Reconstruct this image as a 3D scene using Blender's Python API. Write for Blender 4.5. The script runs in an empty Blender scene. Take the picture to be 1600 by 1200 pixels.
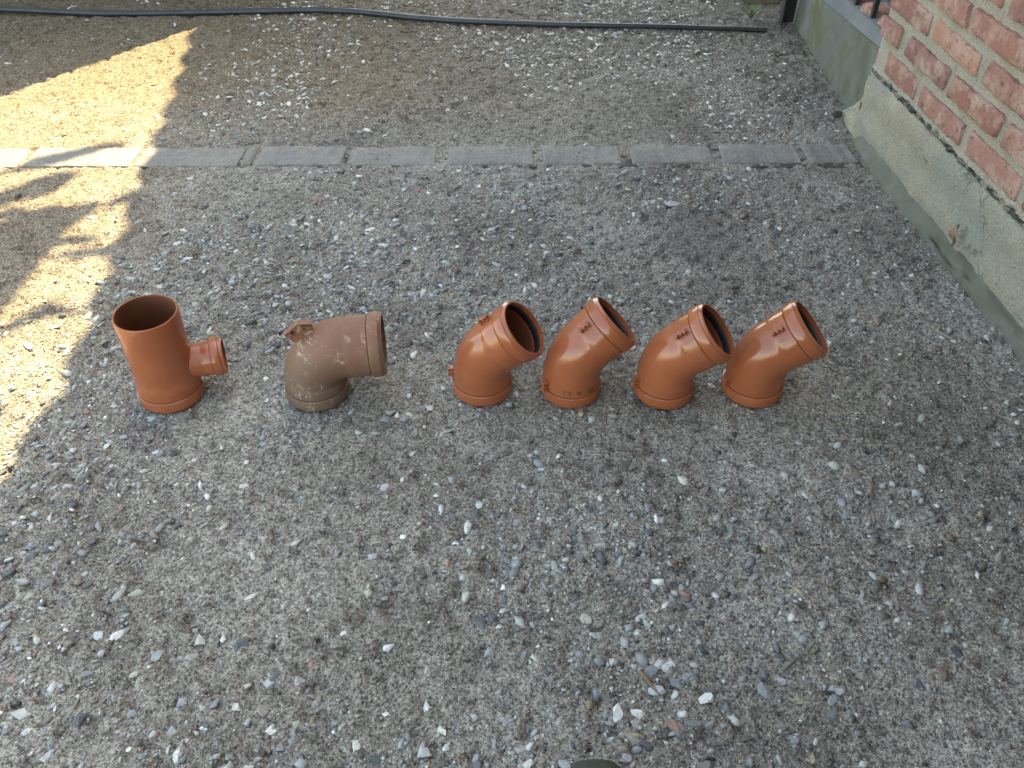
import bpy, bmesh, math, random
import numpy as np
from mathutils import Vector, Matrix

R = math.radians
random.seed(7); rng = np.random.default_rng(11)
scene = bpy.context.scene
COL = scene.collection

# ------------------------------------------------------------------ camera, light, exposure
CAM_H, PITCH, FPX = 1.14, R(41.5), 1332.0          # metres, radians below horizontal, focal length in photo pixels (1600 wide)
cam_d = bpy.data.cameras.new("camera"); cam = bpy.data.objects.new("camera", cam_d); COL.objects.link(cam)
cam_d.sensor_width = 36; cam_d.lens = FPX / 1600 * 36; cam_d.clip_start = 0.02; cam_d.clip_end = 500
cam.location = (0, 0, CAM_H); cam.rotation_euler = (R(90) - PITCH, 0, 0)
scene.camera = cam

SUN_U = Vector((.5888, .8083, 0)); SUN_EL = R(57)    # horizontal direction towards the sun, its elevation
SUN_DIR = Vector((SUN_U.x * math.cos(SUN_EL), SUN_U.y * math.cos(SUN_EL), math.sin(SUN_EL)))
world = bpy.data.worlds.new("World"); scene.world = world; world.use_nodes = True
wn = world.node_tree.nodes; bg = wn["Background"]; sky = wn.new("ShaderNodeTexSky")
sky.sky_type = 'NISHITA'; sky.sun_disc = False; sky.sun_elevation = SUN_EL
sky.sun_rotation = math.atan2(SUN_DIR.x, SUN_DIR.y); sky.air_density = 1.0; sky.dust_density = 1.0
world.node_tree.links.new(sky.outputs[0], bg.inputs[0]); bg.inputs[1].default_value = 0.15
sun_d = bpy.data.lights.new("sun", 'SUN'); sun_d.energy = 3.3; sun_d.angle = R(0.53); sun_d.color = (1.0, .92, .72)
sun = bpy.data.objects.new("sun", sun_d); COL.objects.link(sun)
sun.rotation_euler = SUN_DIR.to_track_quat('Z', 'Y').to_euler(); sun.location = (3, 4, 6)
scene.cycles.use_denoising = True
vs = scene.view_settings
vs.view_transform = 'Standard'; vs.look = 'None'; vs.gamma = 1.0; vs.exposure = 2.84
vs.use_white_balance = True; vs.white_balance_temperature = 9200; vs.white_balance_tint = 4

# ------------------------------------------------------------------ helpers
def pix(x, y, z=0.0):
    """photo pixel -> point on the horizontal plane at height z"""
    fw = Vector((0, math.cos(PITCH), -math.sin(PITCH))); up = Vector((0, math.sin(PITCH), math.cos(PITCH)))
    d = Vector((1, 0, 0)) * ((x - 800) / FPX) + up * ((600 - y) / FPX) + fw
    return Vector((0, 0, CAM_H)) + d * ((z - CAM_H) / d.z)

def link(name, me, mat=None, parent=None, smooth=None):
    o = bpy.data.objects.new(name, me); COL.objects.link(o)
    if mat: me.materials.append(mat)
    if parent: o.parent = parent
    if smooth is not None:
        me.polygons.foreach_set("use_smooth", [True] * len(me.polygons))
        me.set_sharp_from_angle(angle=R(smooth))
    return o

def mesh(name, verts, faces):
    me = bpy.data.meshes.new(name); me.from_pydata([tuple(v) for v in verts], [], faces); me.update(); return me

def empty(name, loc=(0, 0, 0), rz=0):
    o = bpy.data.objects.new(name, None); COL.objects.link(o); o.location = loc; o.rotation_euler = (0, 0, rz)
    o.empty_display_size = .05; return o

def tag(o, label=None, cat=None, group=None, kind=None):
    if label: o["label"] = label
    if cat: o["category"] = cat
    if group: o["group"] = group
    if kind: o["kind"] = kind
    return o

def bm_mesh(name, bm):
    me = bpy.data.meshes.new(name); bmesh.ops.recalc_face_normals(bm, faces=bm.faces[:]); bm.to_mesh(me); bm.free(); return me

def fbm(x, y, scale, octaves=4, seed=0, gain=.5):
    """numpy value-noise fBm, about -1..1"""
    out = np.zeros_like(x); amp = 1; tot = 0; r = np.random.default_rng(seed)
    for o in range(octaves):
        tab = r.random((256, 256)) * 2 - 1
        u = x * scale; v = y * scale; i = np.floor(u).astype(int); j = np.floor(v).astype(int)
        fu = u - i; fv = v - j; fu = fu * fu * (3 - 2 * fu); fv = fv * fv * (3 - 2 * fv)
        a = tab[i & 255, j & 255]; b = tab[(i + 1) & 255, j & 255]; c = tab[i & 255, (j + 1) & 255]; d = tab[(i + 1) & 255, (j + 1) & 255]
        out += amp * ((a * (1 - fu) + b * fu) * (1 - fv) + (c * (1 - fu) + d * fu) * fv); tot += amp; amp *= gain; scale *= 2.03
    return out / tot

def sstep(e0, e1, x):
    t = np.clip((x - e0) / (e1 - e0), 0, 1); return t * t * (3 - 2 * t)

# ---- materials
class NT:
    def __init__(s, name):
        s.m = bpy.data.materials.new(name); s.m.use_nodes = True; s.t = s.m.node_tree
        s.b = s.t.nodes["Principled BSDF"]
    def n(s, kind, **kw):
        nd = s.t.nodes.new(kind)
        for k, v in kw.items():
            if k in nd.inputs: nd.inputs[k].default_value = v
            else: setattr(nd, k, v)
        return nd
    def l(s, a, b): s.t.links.new(a, b)
    def noise(s, vec, scale, detail=4, rough=.55):
        nd = s.n("ShaderNodeTexNoise"); nd.inputs["Scale"].default_value = scale; nd.inputs["Detail"].default_value = detail
        nd.inputs["Roughness"].default_value = rough; s.l(vec, nd.inputs["Vector"]); return nd.outputs["Fac"]
    def ramp(s, fac, stops):
        nd = s.n("ShaderNodeValToRGB"); e = nd.color_ramp.elements
        while len(e) < len(stops): e.new(.5)
        for el, (p, c) in zip(e, stops): el.position = p; el.color = (*c, 1) if len(c) == 3 else c
        s.l(fac, nd.inputs[0]); return nd.outputs[0]
    def mr(s, fac, a, b, c=0, d=1):
        nd = s.n("ShaderNodeMapRange"); nd.clamp = True
        for i, v in zip((1, 2, 3, 4), (a, b, c, d)): nd.inputs[i].default_value = v
        s.l(fac, nd.inputs[0]); return nd.outputs[0]
    def mix(s, fac, a, b, mode='MIX'):
        nd = s.n("ShaderNodeMix"); nd.data_type = 'RGBA'; nd.blend_type = mode
        for sock, v in ((nd.inputs[0], fac), (nd.inputs[6], a), (nd.inputs[7], b)):
            if hasattr(v, 'links') or hasattr(v, 'is_linked'): s.l(v, sock)
            elif isinstance(v, (int, float)): sock.default_value = v
            else: sock.default_value = (*v, 1)
        return nd.outputs[2]
    def math(s, op, a, b=0.0):
        nd = s.n("ShaderNodeMath"); nd.operation = op
        for sock, v in ((nd.inputs[0], a), (nd.inputs[1], b)):
            if hasattr(v, 'is_linked'): s.l(v, sock)
            else: sock.default_value = v
        return nd.outputs[0]
    def bump(s, h, dist, strength=1.0):
        nd = s.n("ShaderNodeBump"); nd.inputs["Strength"].default_value = strength; nd.inputs["Distance"].default_value = dist
        s.l(h, nd.inputs["Height"]); s.l(nd.outputs[0], s.b.inputs["Normal"]); return nd
    def col(s, c): s.l(c, s.b.inputs["Base Color"])
    def rough(s, v):
        if hasattr(v, 'is_linked'): s.l(v, s.b.inputs["Roughness"])
        else: s.b.inputs["Roughness"].default_value = v

def coords(M, kind="Object"): return M.n("ShaderNodeTexCoord").outputs[kind]

def mat_ground():
    M = NT("sandy_concrete"); g = M.n("ShaderNodeNewGeometry"); P = g.outputs["Position"]
    sep = M.n("ShaderNodeSeparateXYZ"); M.l(P, sep.inputs[0]); X, Y = sep.outputs[0], sep.outputs[1]
    n1 = M.noise(P, 3.0, 6, .6); n2 = M.noise(P, 14, 5, .6); n3 = M.noise(P, 430, 2, .6); n4 = M.noise(P, 185, 3, .7); n5 = M.noise(P, 60, 3, .6)
    conc = M.ramp(n1, [(.30, (.205, .187, .162)), (.5, (.32, .297, .263)), (.68, (.43, .405, .366))])
    soil = M.ramp(n2, [(.25, (.185, .142, .10)), (.5, (.275, .218, .16)), (.75, (.36, .292, .222))])
    # brown soil covers the concrete behind the brick edging, mostly on the left
    yy = M.math('ADD', Y, M.math('MULTIPLY', M.math('SUBTRACT', n1, .5), 1.0))
    a = M.mr(yy, 2.25, 2.75); xx = M.math('ADD', X, M.math('MULTIPLY', M.math('SUBTRACT', n2, .5), .9)); b = M.mr(xx, .75, -.45, .12, 1)
    left = M.math('MULTIPLY', M.mr(xx, -.75, -1.15, 0, .75), M.mr(Y, .9, 1.4))
    sm = M.math('MAXIMUM', M.math('MULTIPLY', a, b), left)
    c = M.mix(sm, conc, soil)
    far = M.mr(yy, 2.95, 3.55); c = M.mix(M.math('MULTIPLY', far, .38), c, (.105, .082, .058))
    # moss: along the hose and beside the low wall
    mz = M.math('MULTIPLY', M.mr(n2, .48, .66), M.math('MULTIPLY', M.mr(Y, 2.65, 3.1), .7)); c = M.mix(mz, c, (.085, .082, .035))
    # smooth patched cement
    px, py = M.math('SUBTRACT', X, .46), M.math('SUBTRACT', Y, 1.87)
    rr = M.math('SQRT', M.math('ADD', M.math('MULTIPLY', px, px), M.math('MULTIPLY', M.math('MULTIPLY', py, py), 1.2)))
    pm = M.mr(M.math('ADD', rr, M.math('MULTIPLY', M.math('SUBTRACT', n2, .5), .22)), .17, .11, 0, .55)
    c = M.mix(pm, c, (.185, .176, .166))
    # grain: dark pores and pale sand
    sp = M.ramp(n3, [(.30, (.35, .33, .31)), (.47, (.92, .92, .92)), (.60, (1.1, 1.09, 1.06)), (.74, (1.75, 1.72, 1.66))])
    c = M.mix(.85, c, sp, 'MULTIPLY')
    sp2 = M.ramp(n4, [(.34, (.15, .135, .125)), (.45, (.74, .73, .72)), (.54, (1.12, 1.12, 1.1)), (.66, (1.75, 1.72, 1.67))]); c = M.mix(.9, c, sp2, 'MULTIPLY')
    sp3 = M.ramp(n5, [(.32, (.45, .43, .41)), (.46, (.95, .95, .95)), (.66, (1.25, 1.25, 1.24))]); c = M.mix(.8, c, sp3, 'MULTIPLY')
    M.col(c); M.rough(.92); M.b.inputs["Specular IOR Level"].default_value = .25
    h = M.math('ADD', M.math('MULTIPLY', n3, .45), M.math('ADD', M.math('MULTIPLY', n4, 1.1), M.math('MULTIPLY', n5, 1.2)))
    M.bump(h, .009, 1.0)
    return M.m

def mat_stone(use_attr):
    M = NT("aggregate_stone" if use_attr else "large_aggregate_stone"); P = M.n("ShaderNodeNewGeometry").outputs["Position"]
    if use_attr:
        at = M.n("ShaderNodeAttribute"); at.attribute_name = "stone_colour"; base = at.outputs["Color"]
    else:
        oi = M.n("ShaderNodeObjectInfo"); base = oi.outputs["Color"]
    n = M.noise(P, 260, 4, .65); n2 = M.noise(P, 60, 3)
    c = M.mix(.75, base, M.ramp(n, [(.3, (.6, .6, .6)), (.5, (1, 1, 1)), (.72, (1.3, 1.3, 1.3))]), 'MULTIPLY')
    c = M.mix(M.mr(n2, .56, .75, 0, .7), c, (.25, .222, .19))      # sand film
    M.col(c); M.rough(.8); M.bump(n, .0012, .7); M.b.inputs["Specular IOR Level"].default_value = .3
    return M.m

def mat_plastic(name, colr, rough, dusty=False):
    M = NT(name); P0 = coords(M); oi = M.n("ShaderNodeObjectInfo"); cm = M.n("ShaderNodeCombineXYZ"); M.l(M.math('MULTIPLY', oi.outputs["Random"], 9.0), cm.inputs[1]); ad = M.n("ShaderNodeVectorMath"); ad.operation = 'ADD'; M.l(P0, ad.inputs[0]); M.l(cm.outputs[0], ad.inputs[1]); P = ad.outputs[0]
    n = M.noise(P, 9, 4); n2 = M.noise(P, 160, 3)
    lo = tuple(v * .86 for v in colr); hi = tuple(min(1, v * 1.1) for v in colr)
    c = M.ramp(n, [(.3, lo), (.7, hi)])
    if dusty:
        w = M.n("ShaderNodeTexNoise"); w.inputs["Scale"].default_value = 26; w.inputs["Detail"].default_value = 6; w.inputs["Roughness"].default_value = .7
        mp = M.n("ShaderNodeMapping"); mp.inputs["Scale"].default_value = (1, .35, 1.3); mp.inputs["Rotation"].default_value = (.4, .6, .2); M.l(P, mp.inputs[0]); M.l(mp.outputs[0], w.inputs["Vector"])
        sz = M.n("ShaderNodeSeparateXYZ"); M.l(P0, sz.inputs[0]); hz = M.math('ADD', sz.outputs[2], M.math('MULTIPLY', M.math('SUBTRACT', M.noise(P, 22, 5, .65), .5), .22))
        c = M.mix(M.mr(hz, .15, .05, .05, .75), c, (.125, .09, .066))                    # dried mud on the lower bend
        c = M.mix(M.mr(n, .40, .68, .0, .45), c, (.15, .10, .07))
        c = M.mix(M.mr(w.outputs["Fac"], .575, .66, 0, .7), c, (.47, .35, .265))
        for rot, sc3, th in (((.3, .8, .2), (14, 16, 330), .66), ((1.2, .2, .9), (16, 340, 13), .67), ((.1, .5, 2.1), (320, 18, 15), .67)):
            mp2 = M.n("ShaderNodeMapping"); mp2.inputs["Scale"].default_value = sc3; mp2.inputs["Rotation"].default_value = rot; M.l(P, mp2.inputs[0])
            scr = M.mr(M.noise(mp2.outputs[0], 2.2, 2, .5), th, th + .03); c = M.mix(M.math('MULTIPLY', M.math('MULTIPLY', scr, .8), M.mr(M.noise(P, 14, 3), .46, .6)), c, (.58, .46, .37))
        M.rough(M.mr(n2, .3, .7, .5, .7))
    else:
        dst = M.noise(P, 38, 5, .7); c = M.mix(M.mr(dst, .5, .8, 0, .14), c, (.36, .22, .14))
        M.rough(M.mr(dst, .35, .75, rough, rough + .12))
    M.col(c); M.bump(n2, .00025, .5); M.b.inputs["Specular IOR Level"].default_value = .5
    return M.m

def mat_simple(name, c1, c2, scale, rough=.8, bump=.001, bscale=None, spec=.3, stain=None, speck=None, crack=None):
    M = NT(name); P = coords(M); n = M.noise(P, scale, 6, .6); c = M.ramp(n, [(.3, c1), (.7, c2)])
    nb = M.noise(P, bscale or scale * 6, 4, .6)
    if stain:
        ns = M.noise(P, stain[1], 5, .6); c = M.mix(M.mr(ns, stain[2], stain[3], 0, stain[4]), c, stain[0])
    if speck: c = M.mix(.8, c, M.ramp(M.noise(P, speck, 2, .6), [(.3, (.5, .49, .48)), (.47, (1, 1, 1)), (.7, (1.25, 1.24, 1.22))]), 'MULTIPLY')
    if crack:
        wv = M.n("ShaderNodeVectorMath"); wv.operation = 'ADD'; M.l(P, wv.inputs[0]); wn_ = M.n("ShaderNodeTexNoise"); wn_.inputs["Scale"].default_value = 14; M.l(P, wn_.inputs["Vector"]); sc_v = M.n("ShaderNodeVectorMath"); sc_v.operation = 'SCALE'; sc_v.inputs["Scale"].default_value = .09; M.l(wn_.outputs["Color"], sc_v.inputs[0]); M.l(sc_v.outputs[0], wv.inputs[1])
        vo = M.n("ShaderNodeTexVoronoi"); vo.feature = 'DISTANCE_TO_EDGE'; vo.inputs["Scale"].default_value = crack; M.l(wv.outputs[0], vo.inputs["Vector"])
        ck = M.math('MULTIPLY', M.mr(vo.outputs["Distance"], .011, .003), M.mr(M.noise(P, 7.5, 2), .5, .6)); c = M.mix(M.math('MULTIPLY', ck, .45), c, (.06, .052, .042))
    M.col(c); M.rough(rough); M.bump(nb, bump, .9); M.b.inputs["Specular IOR Level"].default_value = spec
    return M.m

def mat_brick(name, tint):
    M = NT(name); P = coords(M); oi = M.n("ShaderNodeObjectInfo")
    off = M.n("ShaderNodeVectorMath"); off.operation = 'ADD'; M.l(P, off.inputs[0])
    cmb = M.n("ShaderNodeCombineXYZ"); M.l(M.math('MULTIPLY', oi.outputs["Random"], 37.0), cmb.inputs[0]); M.l(cmb.outputs[0], off.inputs[1]); Q = off.outputs[0]
    c = M.ramp(oi.outputs["Random"], tint)
    n = M.noise(Q, 16, 5, .65); n2 = M.noise(Q, 55, 5, .7); n3 = M.noise(Q, 240, 3, .6)
    c = M.mix(M.mr(n, .48, .68, 0, .7), c, (.46, .345, .285))           # lime bloom
    c = M.mix(M.mr(n2, .575, .66, 0, .85), c, (.10, .06, .052))        # soot, pits
    c = M.mix(M.mr(n, .40, .30, 0, .45), c, (.36, .16, .08))
    c = M.mix(.6, c, M.ramp(n3, [(.3, (.7, .7, .7)), (.7, (1.25, 1.25, 1.25))]), 'MULTIPLY')
    M.col(c); M.rough(.9); M.bump(M.math('ADD', n2, M.math('MULTIPLY', n3, .4)), .004, .9); M.b.inputs["Specular IOR Level"].default_value = .25
    return M.m

m_ground = mat_ground(); m_stone = mat_stone(True); m_stone_obj = mat_stone(False)
m_orange = mat_plastic("orange_plastic", (.325, .093, .041), .12)
m_brown = mat_plastic("scuffed_brown_plastic", (.225, .09, .052), .42, True)
m_inner_shade = mat_simple("shade_darkened_inner_plastic", (.13, .042, .022), (.17, .058, .03), 12, .6, .0003)  # pipe plastic darkened: shade inside the mouths is put into the colour
m_rubber = mat_simple("black_rubber", (.010, .010, .011), (.016, .016, .017), 30, .45, .0002, spec=.5)
m_hose = mat_simple("black_polyethylene", (.016, .018, .022), (.030, .033, .04), 12, .42, .0004, spec=.5)
m_iron = mat_simple("black_painted_iron", (.010, .011, .013), (.022, .022, .025), 25, .45, .0006, spec=.5, stain=((.10, .09, .08), 40, .62, .72, .6))
m_plinth = mat_simple("rough_cement_render", (.30, .262, .205), (.43, .382, .30), 5, .93, .012, 170, stain=((.27, .272, .24), 4.5, .44, .6, .85), speck=230, crack=3.2)
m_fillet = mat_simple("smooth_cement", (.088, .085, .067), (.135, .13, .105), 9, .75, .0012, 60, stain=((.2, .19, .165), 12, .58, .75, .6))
m_mortar = mat_simple("wall_mortar", (.29, .255, .205), (.375, .33, .27), 14, .92, .008, 170, stain=((.17, .15, .12), 20, .6, .72, .6), speck=260)
m_tar = mat_simple("tar_damp_course", (.016, .016, .018), (.05, .048, .048), 40, .75, .008, 120, stain=((.22, .19, .155), 28, .48, .58, .9))
m_lowwall = mat_simple("trowelled_grey_concrete", (.078, .079, .073), (.15, .15, .142), 5.5, .8, .002, 60, stain=((.075, .078, .035), 6.5, .44, .62, .85))
m_sill = mat_simple("blue_grey_cement", (.09, .096, .105), (.15, .157, .165), 8, .8, .001, 90)
m_brick = mat_brick("worn_red_brick", [(0, (.26, .125, .105)), (.35, (.32, .16, .13)), (.6, (.20, .088, .08)), (.8, (.30, .14, .11)), (1, (.38, .21, .155))])
m_edging = mat_simple("grey_brown_paver", (.165, .158, .148), (.265, .255, .24), 16, .9, .005, 150, stain=((.19, .165, .135), 20, .5, .66, .7), speck=210)
m_roof = mat_simple("clay_roof", (.22, .09, .06), (.32, .14, .09), 9, .85, .003)
m_wood = mat_simple("tree_bark", (.07, .05, .035), (.13, .10, .07), 18, .9, .006)
m_leaf = mat_simple("green_leaf", (.03, .06, .015), (.06, .10, .03), 14, .5, .0006)
m_weed = mat_simple("weed_leaf", (.07, .12, .035), (.13, .19, .07), 30, .55, .0005)
m_dry = mat_simple("dry_leaf", (.14, .085, .05), (.30, .20, .125), 40, .85, .002)
m_shoe = mat_simple("grey_green_canvas", (.030, .033, .022), (.055, .058, .042), 40, .85, .001, 500)
m_sole = mat_simple("dark_shoe_sole", (.02, .02, .018), (.04, .04, .035), 30, .7, .001)
m_backwall = mat_simple("garden_wall_render", (.26, .24, .2), (.36, .33, .28), 4, .92, .004, 120)
m_porch = mat_simple("dark_porch_cement", (.05, .045, .04), (.09, .08, .07), 7, .85, .002)
m_joint = mat_simple("dirt_joint", (.05, .042, .033), (.12, .10, .08), 60, .95, .004)
m_ink = mat_simple("dark_marker", (.035, .018, .012), (.06, .03, .02), 60, .6, .0001)

# ------------------------------------------------------------------ ground sheet
GX0, GX1, GY0, GY1, STEP = -2.5, 1.3, .25, 4.2, .0054
def ground_h(x, y):
    x = np.asarray(x, float); y = np.asarray(y, float)
    edge = sstep(0, .3, np.minimum(np.minimum(x - GX0, GX1 - x), np.minimum(y - GY0, GY1 - y)))
    big = fbm(x + 9, y + 5, 1.6, 3, 3) * .006
    band = 1 - .5 * np.exp(-((y - 2.285) / .12) ** 2)                     # flat along the brick edging
    pip = 1 - np.exp(-((y - 1.27) / .16) ** 2) * .75
    fine = fbm(x + 3, y + 3, 30, 4, 5, .72) * .0072
    pit = -np.clip(fbm(x + 1, y + 7, 48, 2, 8) - .22, 0, 1) * .02
    return edge * (big * band * pip + (fine + pit) * band * (1 - .45 * np.exp(-((y - 1.27) / .12) ** 2))) - .0022
nx = int((GX1 - GX0) / STEP) + 1; ny = 700
yy_ = np.linspace(0, 1, ny); yy_ = GY0 + (GY1 - GY0) * (.62 * yy_ + .38 * yy_ ** 2)          # finer rows near the viewer
gx, gy = np.meshgrid(np.linspace(GX0, GX1, nx), yy_)
gz = ground_h(gx, gy)
gv = np.stack([gx, gy, gz], -1).reshape(-1, 3)
idx = np.arange(nx * ny).reshape(ny, nx)
quads = np.stack([idx[:-1, :-1], idx[:-1, 1:], idx[1:, 1:], idx[1:, :-1]], -1).reshape(-1, 4)
outer = np.array([(-80, -80, -.0022), (80, -80, -.0022), (80, 80, -.0022), (-80, 80, -.0022)])
cidx = [idx[0, 0], idx[0, -1], idx[-1, -1], idx[-1, 0]]
no = len(gv); gv = np.concatenate([gv, outer])
sides = [list(idx[0, :]), list(idx[:, -1]), list(idx[-1, ::-1]), list(idx[::-1, 0])]
me = bpy.data.meshes.new("ground")
faces = [tuple(q) for q in quads]
for k in range(4): faces.append(tuple([no + k, no + (k + 1) % 4] + [int(i) for i in sides[k][::-1]]))
me.from_pydata(gv.tolist(), [], faces); me.update()
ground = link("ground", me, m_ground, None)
me.polygons.foreach_set("use_smooth", [True] * len(me.polygons))
tag(ground, "grey brown exposed aggregate concrete yard with embedded stones", "ground", kind="structure")

# ------------------------------------------------------------------ stones in the ground
def chip(seed, n=11, flat=.55):
    r = random.Random(seed); bm = bmesh.new()
    for i in range(n):
        v = Vector((r.gauss(0, 1), r.gauss(0, 1), r.gauss(0, 1))).normalized()
        v *= r.uniform(.8, 1.0); bm.verts.new((v.x, v.y * r.uniform(.7, .85), v.z * flat))
    bmesh.ops.convex_hull(bm, input=bm.verts[:])
    for v in [v for v in bm.verts if not v.link_faces]: bm.verts.remove(v)
    bmesh.ops.bevel(bm, geom=bm.edges[:], offset=.09, segments=1, affect='EDGES') if n < 10 else None
    bmesh.ops.triangulate(bm, faces=bm.faces[:])
    return bm_mesh("stone_%d" % seed, bm)
CHIPS = [chip(i, 11 + i % 6, .42 + .05 * (i % 5)) for i in range(18)]
PAL = [((.30, .315, .32), 5), ((.22, .235, .245), 5), ((.40, .41, .40), 4), ((.52, .52, .49), 2.2), ((.11, .115, .125), 5), ((.33, .345, .29), 2), ((.62, .61, .57), .8), ((.27, .17, .14), .8), ((.30, .25, .15), .5), ((.24, .21, .18), 4)]
PW = np.array([p[1] for p in PAL]); PW = PW / PW.sum(); PC = np.array([p[0] for p in PAL])
PIPES = [(-.675, 1.261, .066), (-.386, 1.266, .066), (-.0587, 1.278, .063), (.117, 1.272, .063), (.302, 1.269, .063), (.479, 1.273, .063)]
def free(x, y, m=.0):
    ok = np.ones_like(x, bool)
    for a, b, r in PIPES: ok &= (x - a) ** 2 + (y - b) ** 2 > (r + m) ** 2
    ok &= ~((np.abs(y - 2.285) < .07) & (x > -2.4))
    ok &= x < 1.02 - .06 * (y - 2.3) * (y < 2.4) - m
    ok &= (x - .46) ** 2 + 1.2 * (y - 1.87) ** 2 > .13 ** 2
    return ok
def density(x, y):
    d = .16 + .95 * sstep(-.3, .35, fbm(x + 4, y + 2, 2.2, 3, 21))
    d *= 1 - .65 * sstep(.55, 1.0, x) * sstep(.7, 1.2, y)                # sparse beside the wall
    d *= 1 - .55 * sstep(2.2, 2.5, y)
    d *= 1 - .92 * sstep(-.8, -1.15, x) * sstep(1.0, 1.4, y)           # sand covered on the left
    return np.clip(d, .03, 1.3)
def scatter(n, s0, s1, p, seed, y1=3.75):
    r = np.random.default_rng(seed)
    y = r.uniform(.3, y1, n); x = r.uniform(-2.3, 1.1, n)
    keep = (np.abs(x) < .75 + .47 * y) & free(x, y, .0) & (r.random(n) < density(x, y))
    x, y = x[keep], y[keep]; m = len(x)
    s = s0 + (s1 - s0) * r.random(m) ** p
    ci = r.choice(len(PAL), m, p=PW); c = PC[ci] * r.uniform(.8, 1.2, (m, 1))
    farw = (y > 2.45) & (r.random(m) < .6); c[farw] = np.array([.55, .54, .50]) * r.uniform(.7, 1.15, (farw.sum(), 1))
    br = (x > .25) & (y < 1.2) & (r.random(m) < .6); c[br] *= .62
    return x, y, s, c
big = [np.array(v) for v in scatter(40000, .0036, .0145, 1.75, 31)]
# stones that stand out in the photograph: pixel x, y, width in pixels, palette colour
SPEC = [(620, 648, 13, 6), (640, 646, 15, 3), (662, 662, 15, 3), (690, 677, 13, 2), (1112, 601, 15, 3), (628, 743, 17, 6), (682, 771, 13, 6), (575, 928, 22, 5), (285, 1158, 24, 6), (424, 1137, 24, 6),
        (33, 1068, 20, 3), (40, 1140, 22, 3), (152, 990, 24, 2), (349, 1000, 18, 3), (243, 1026, 26, 0), (380, 758, 25, 3), (914, 963, 30, 5), (1474, 839, 15, 7), (712, 845, 15, 6), (785, 917, 15, 6), (536, 987, 16, 6),
        (603, 1116, 15, 6), (690, 1142, 22, 6), (214, 925, 28, 5), (394, 866, 16, 3), (390, 835, 16, 0), (203, 1113, 24, 0), (200, 1088, 20, 1), (283, 1094, 22, 0), (370, 1104, 22, 3), (487, 1038, 18, 7), (465, 1064, 32, 2),
        (420, 1013, 24, 9), (465, 1130, 26, 5), (1250, 1092, 22, 8), (1270, 1183, 24, 8), (1273, 890, 16, 4), (1300, 1095, 24, 1), (1420, 852, 14, 3), (1402, 970, 16, 3), (820, 1020, 20, 1), (765, 1018, 22, 0), (932, 992, 26, 0), (975, 890, 20, 1), (760, 900, 20, 4),
        (285, 745, 18, 1), (193, 683, 18, 0), (345, 697, 16, 3), (385, 722, 16, 3), (275, 753, 14, 3), (425, 525, 12, 3), (700, 170, 12, 3), (545, 147, 10, 6), (1052, 318, 26, 0), (40, 645, 14, 4), (127, 165, 14, 1)]
sx, sy, ss, sc = [], [], [], []
for (x, y, w, c) in SPEC:
    p = pix(x, y); depth = p.y * math.cos(PITCH) + CAM_H * math.sin(PITCH)
    sx.append(p.x); sy.append(p.y); ss.append(w / FPX * depth * .5); sc.append(PC[c] * random.uniform(.95, 1.1))
order = np.argsort(-big[2] / (big[1] * .749 + .755)); nbig = 300 - len(SPEC)
ox = np.concatenate([sx, big[0][order[:nbig]]]); oy = np.concatenate([sy, big[1][order[:nbig]]]); os_ = np.concatenate([ss, big[2][order[:nbig]]]); oc = np.concatenate([np.array(sc), big[3][order[:nbig]]])
oz = ground_h(ox, oy)
stone_parent = ground
for me_ in CHIPS: me_.materials.append(m_stone_obj)
for i in range(len(ox)):
    o = bpy.data.objects.new("stone", random.choice(CHIPS)); COL.objects.link(o); o.parent = ground
    s = float(os_[i]); o.location = (float(ox[i]), float(oy[i]), float(oz[i]) + s * random.uniform(-.08, .1))
    o.rotation_euler = (random.uniform(-.25, .25), random.uniform(-.25, .25), random.uniform(0, 6.28)); o.scale = (s * random.uniform(.9, 1.25), s * random.uniform(.8, 1.05), s * random.uniform(.6, .9))
    o.color = (*[float(v) for v in oc[i]], 1)

def joined(name, x, y, s, c, protos, sink, seed, mat):
    r = np.random.default_rng(seed); V, F, C = [], [], []; base = 0
    z = ground_h(x, y); pick = r.integers(0, len(protos), len(x))
    for k, (pv, pf) in enumerate(protos):
        sel = np.where(pick == k)[0]
        if not len(sel): continue
        m = len(sel); a = r.uniform(0, 6.28, m); tx = r.uniform(-.35, .35, (m, 2)); S = s[sel]
        sc_ = np.stack([S * r.uniform(.85, 1.3, m), S * r.uniform(.7, 1.0, m), S * r.uniform(.6, 1.0, m)], -1)
        p = pv[None] * sc_[:, None, :]
        p[..., 2] += tx[:, :1] * p[..., 0] + tx[:, 1:] * p[..., 1]
        ca, sa = np.cos(a)[:, None], np.sin(a)[:, None]
        q = np.stack([p[..., 0] * ca - p[..., 1] * sa + x[sel][:, None], p[..., 0] * sa + p[..., 1] * ca + y[sel][:, None], p[..., 2] + (z[sel] + S * r.uniform(sink - .15, sink + .12, m))[:, None]], -1)
        V.append(q.reshape(-1, 3)); F.append((pf[None] + (base + np.arange(m) * len(pv))[:, None, None]).reshape(-1, 3)); C.append(np.repeat(c[sel], len(pv), 0)); base += m * len(pv)
    V = np.concatenate(V); F = np.concatenate(F); C = np.concatenate(C)
    me = bpy.data.meshes.new(name); me.vertices.add(len(V)); me.vertices.foreach_set("co", V.ravel())
    me.loops.add(len(F) * 3); me.loops.foreach_set("vertex_index", F.ravel().astype(np.int32)); me.polygons.add(len(F))
    me.polygons.foreach_set("loop_start", np.arange(0, len(F) * 3, 3, dtype=np.int32)); me.update(calc_edges=True)
    at = me.attributes.new("stone_colour", 'FLOAT_COLOR', 'POINT'); at.data.foreach_set("color", np.concatenate([C, np.ones((len(C), 1))], 1).ravel().astype(np.float32))
    me.validate(); o = link(name, me, mat, ground); tag(o, kind="stuff"); return o
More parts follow.
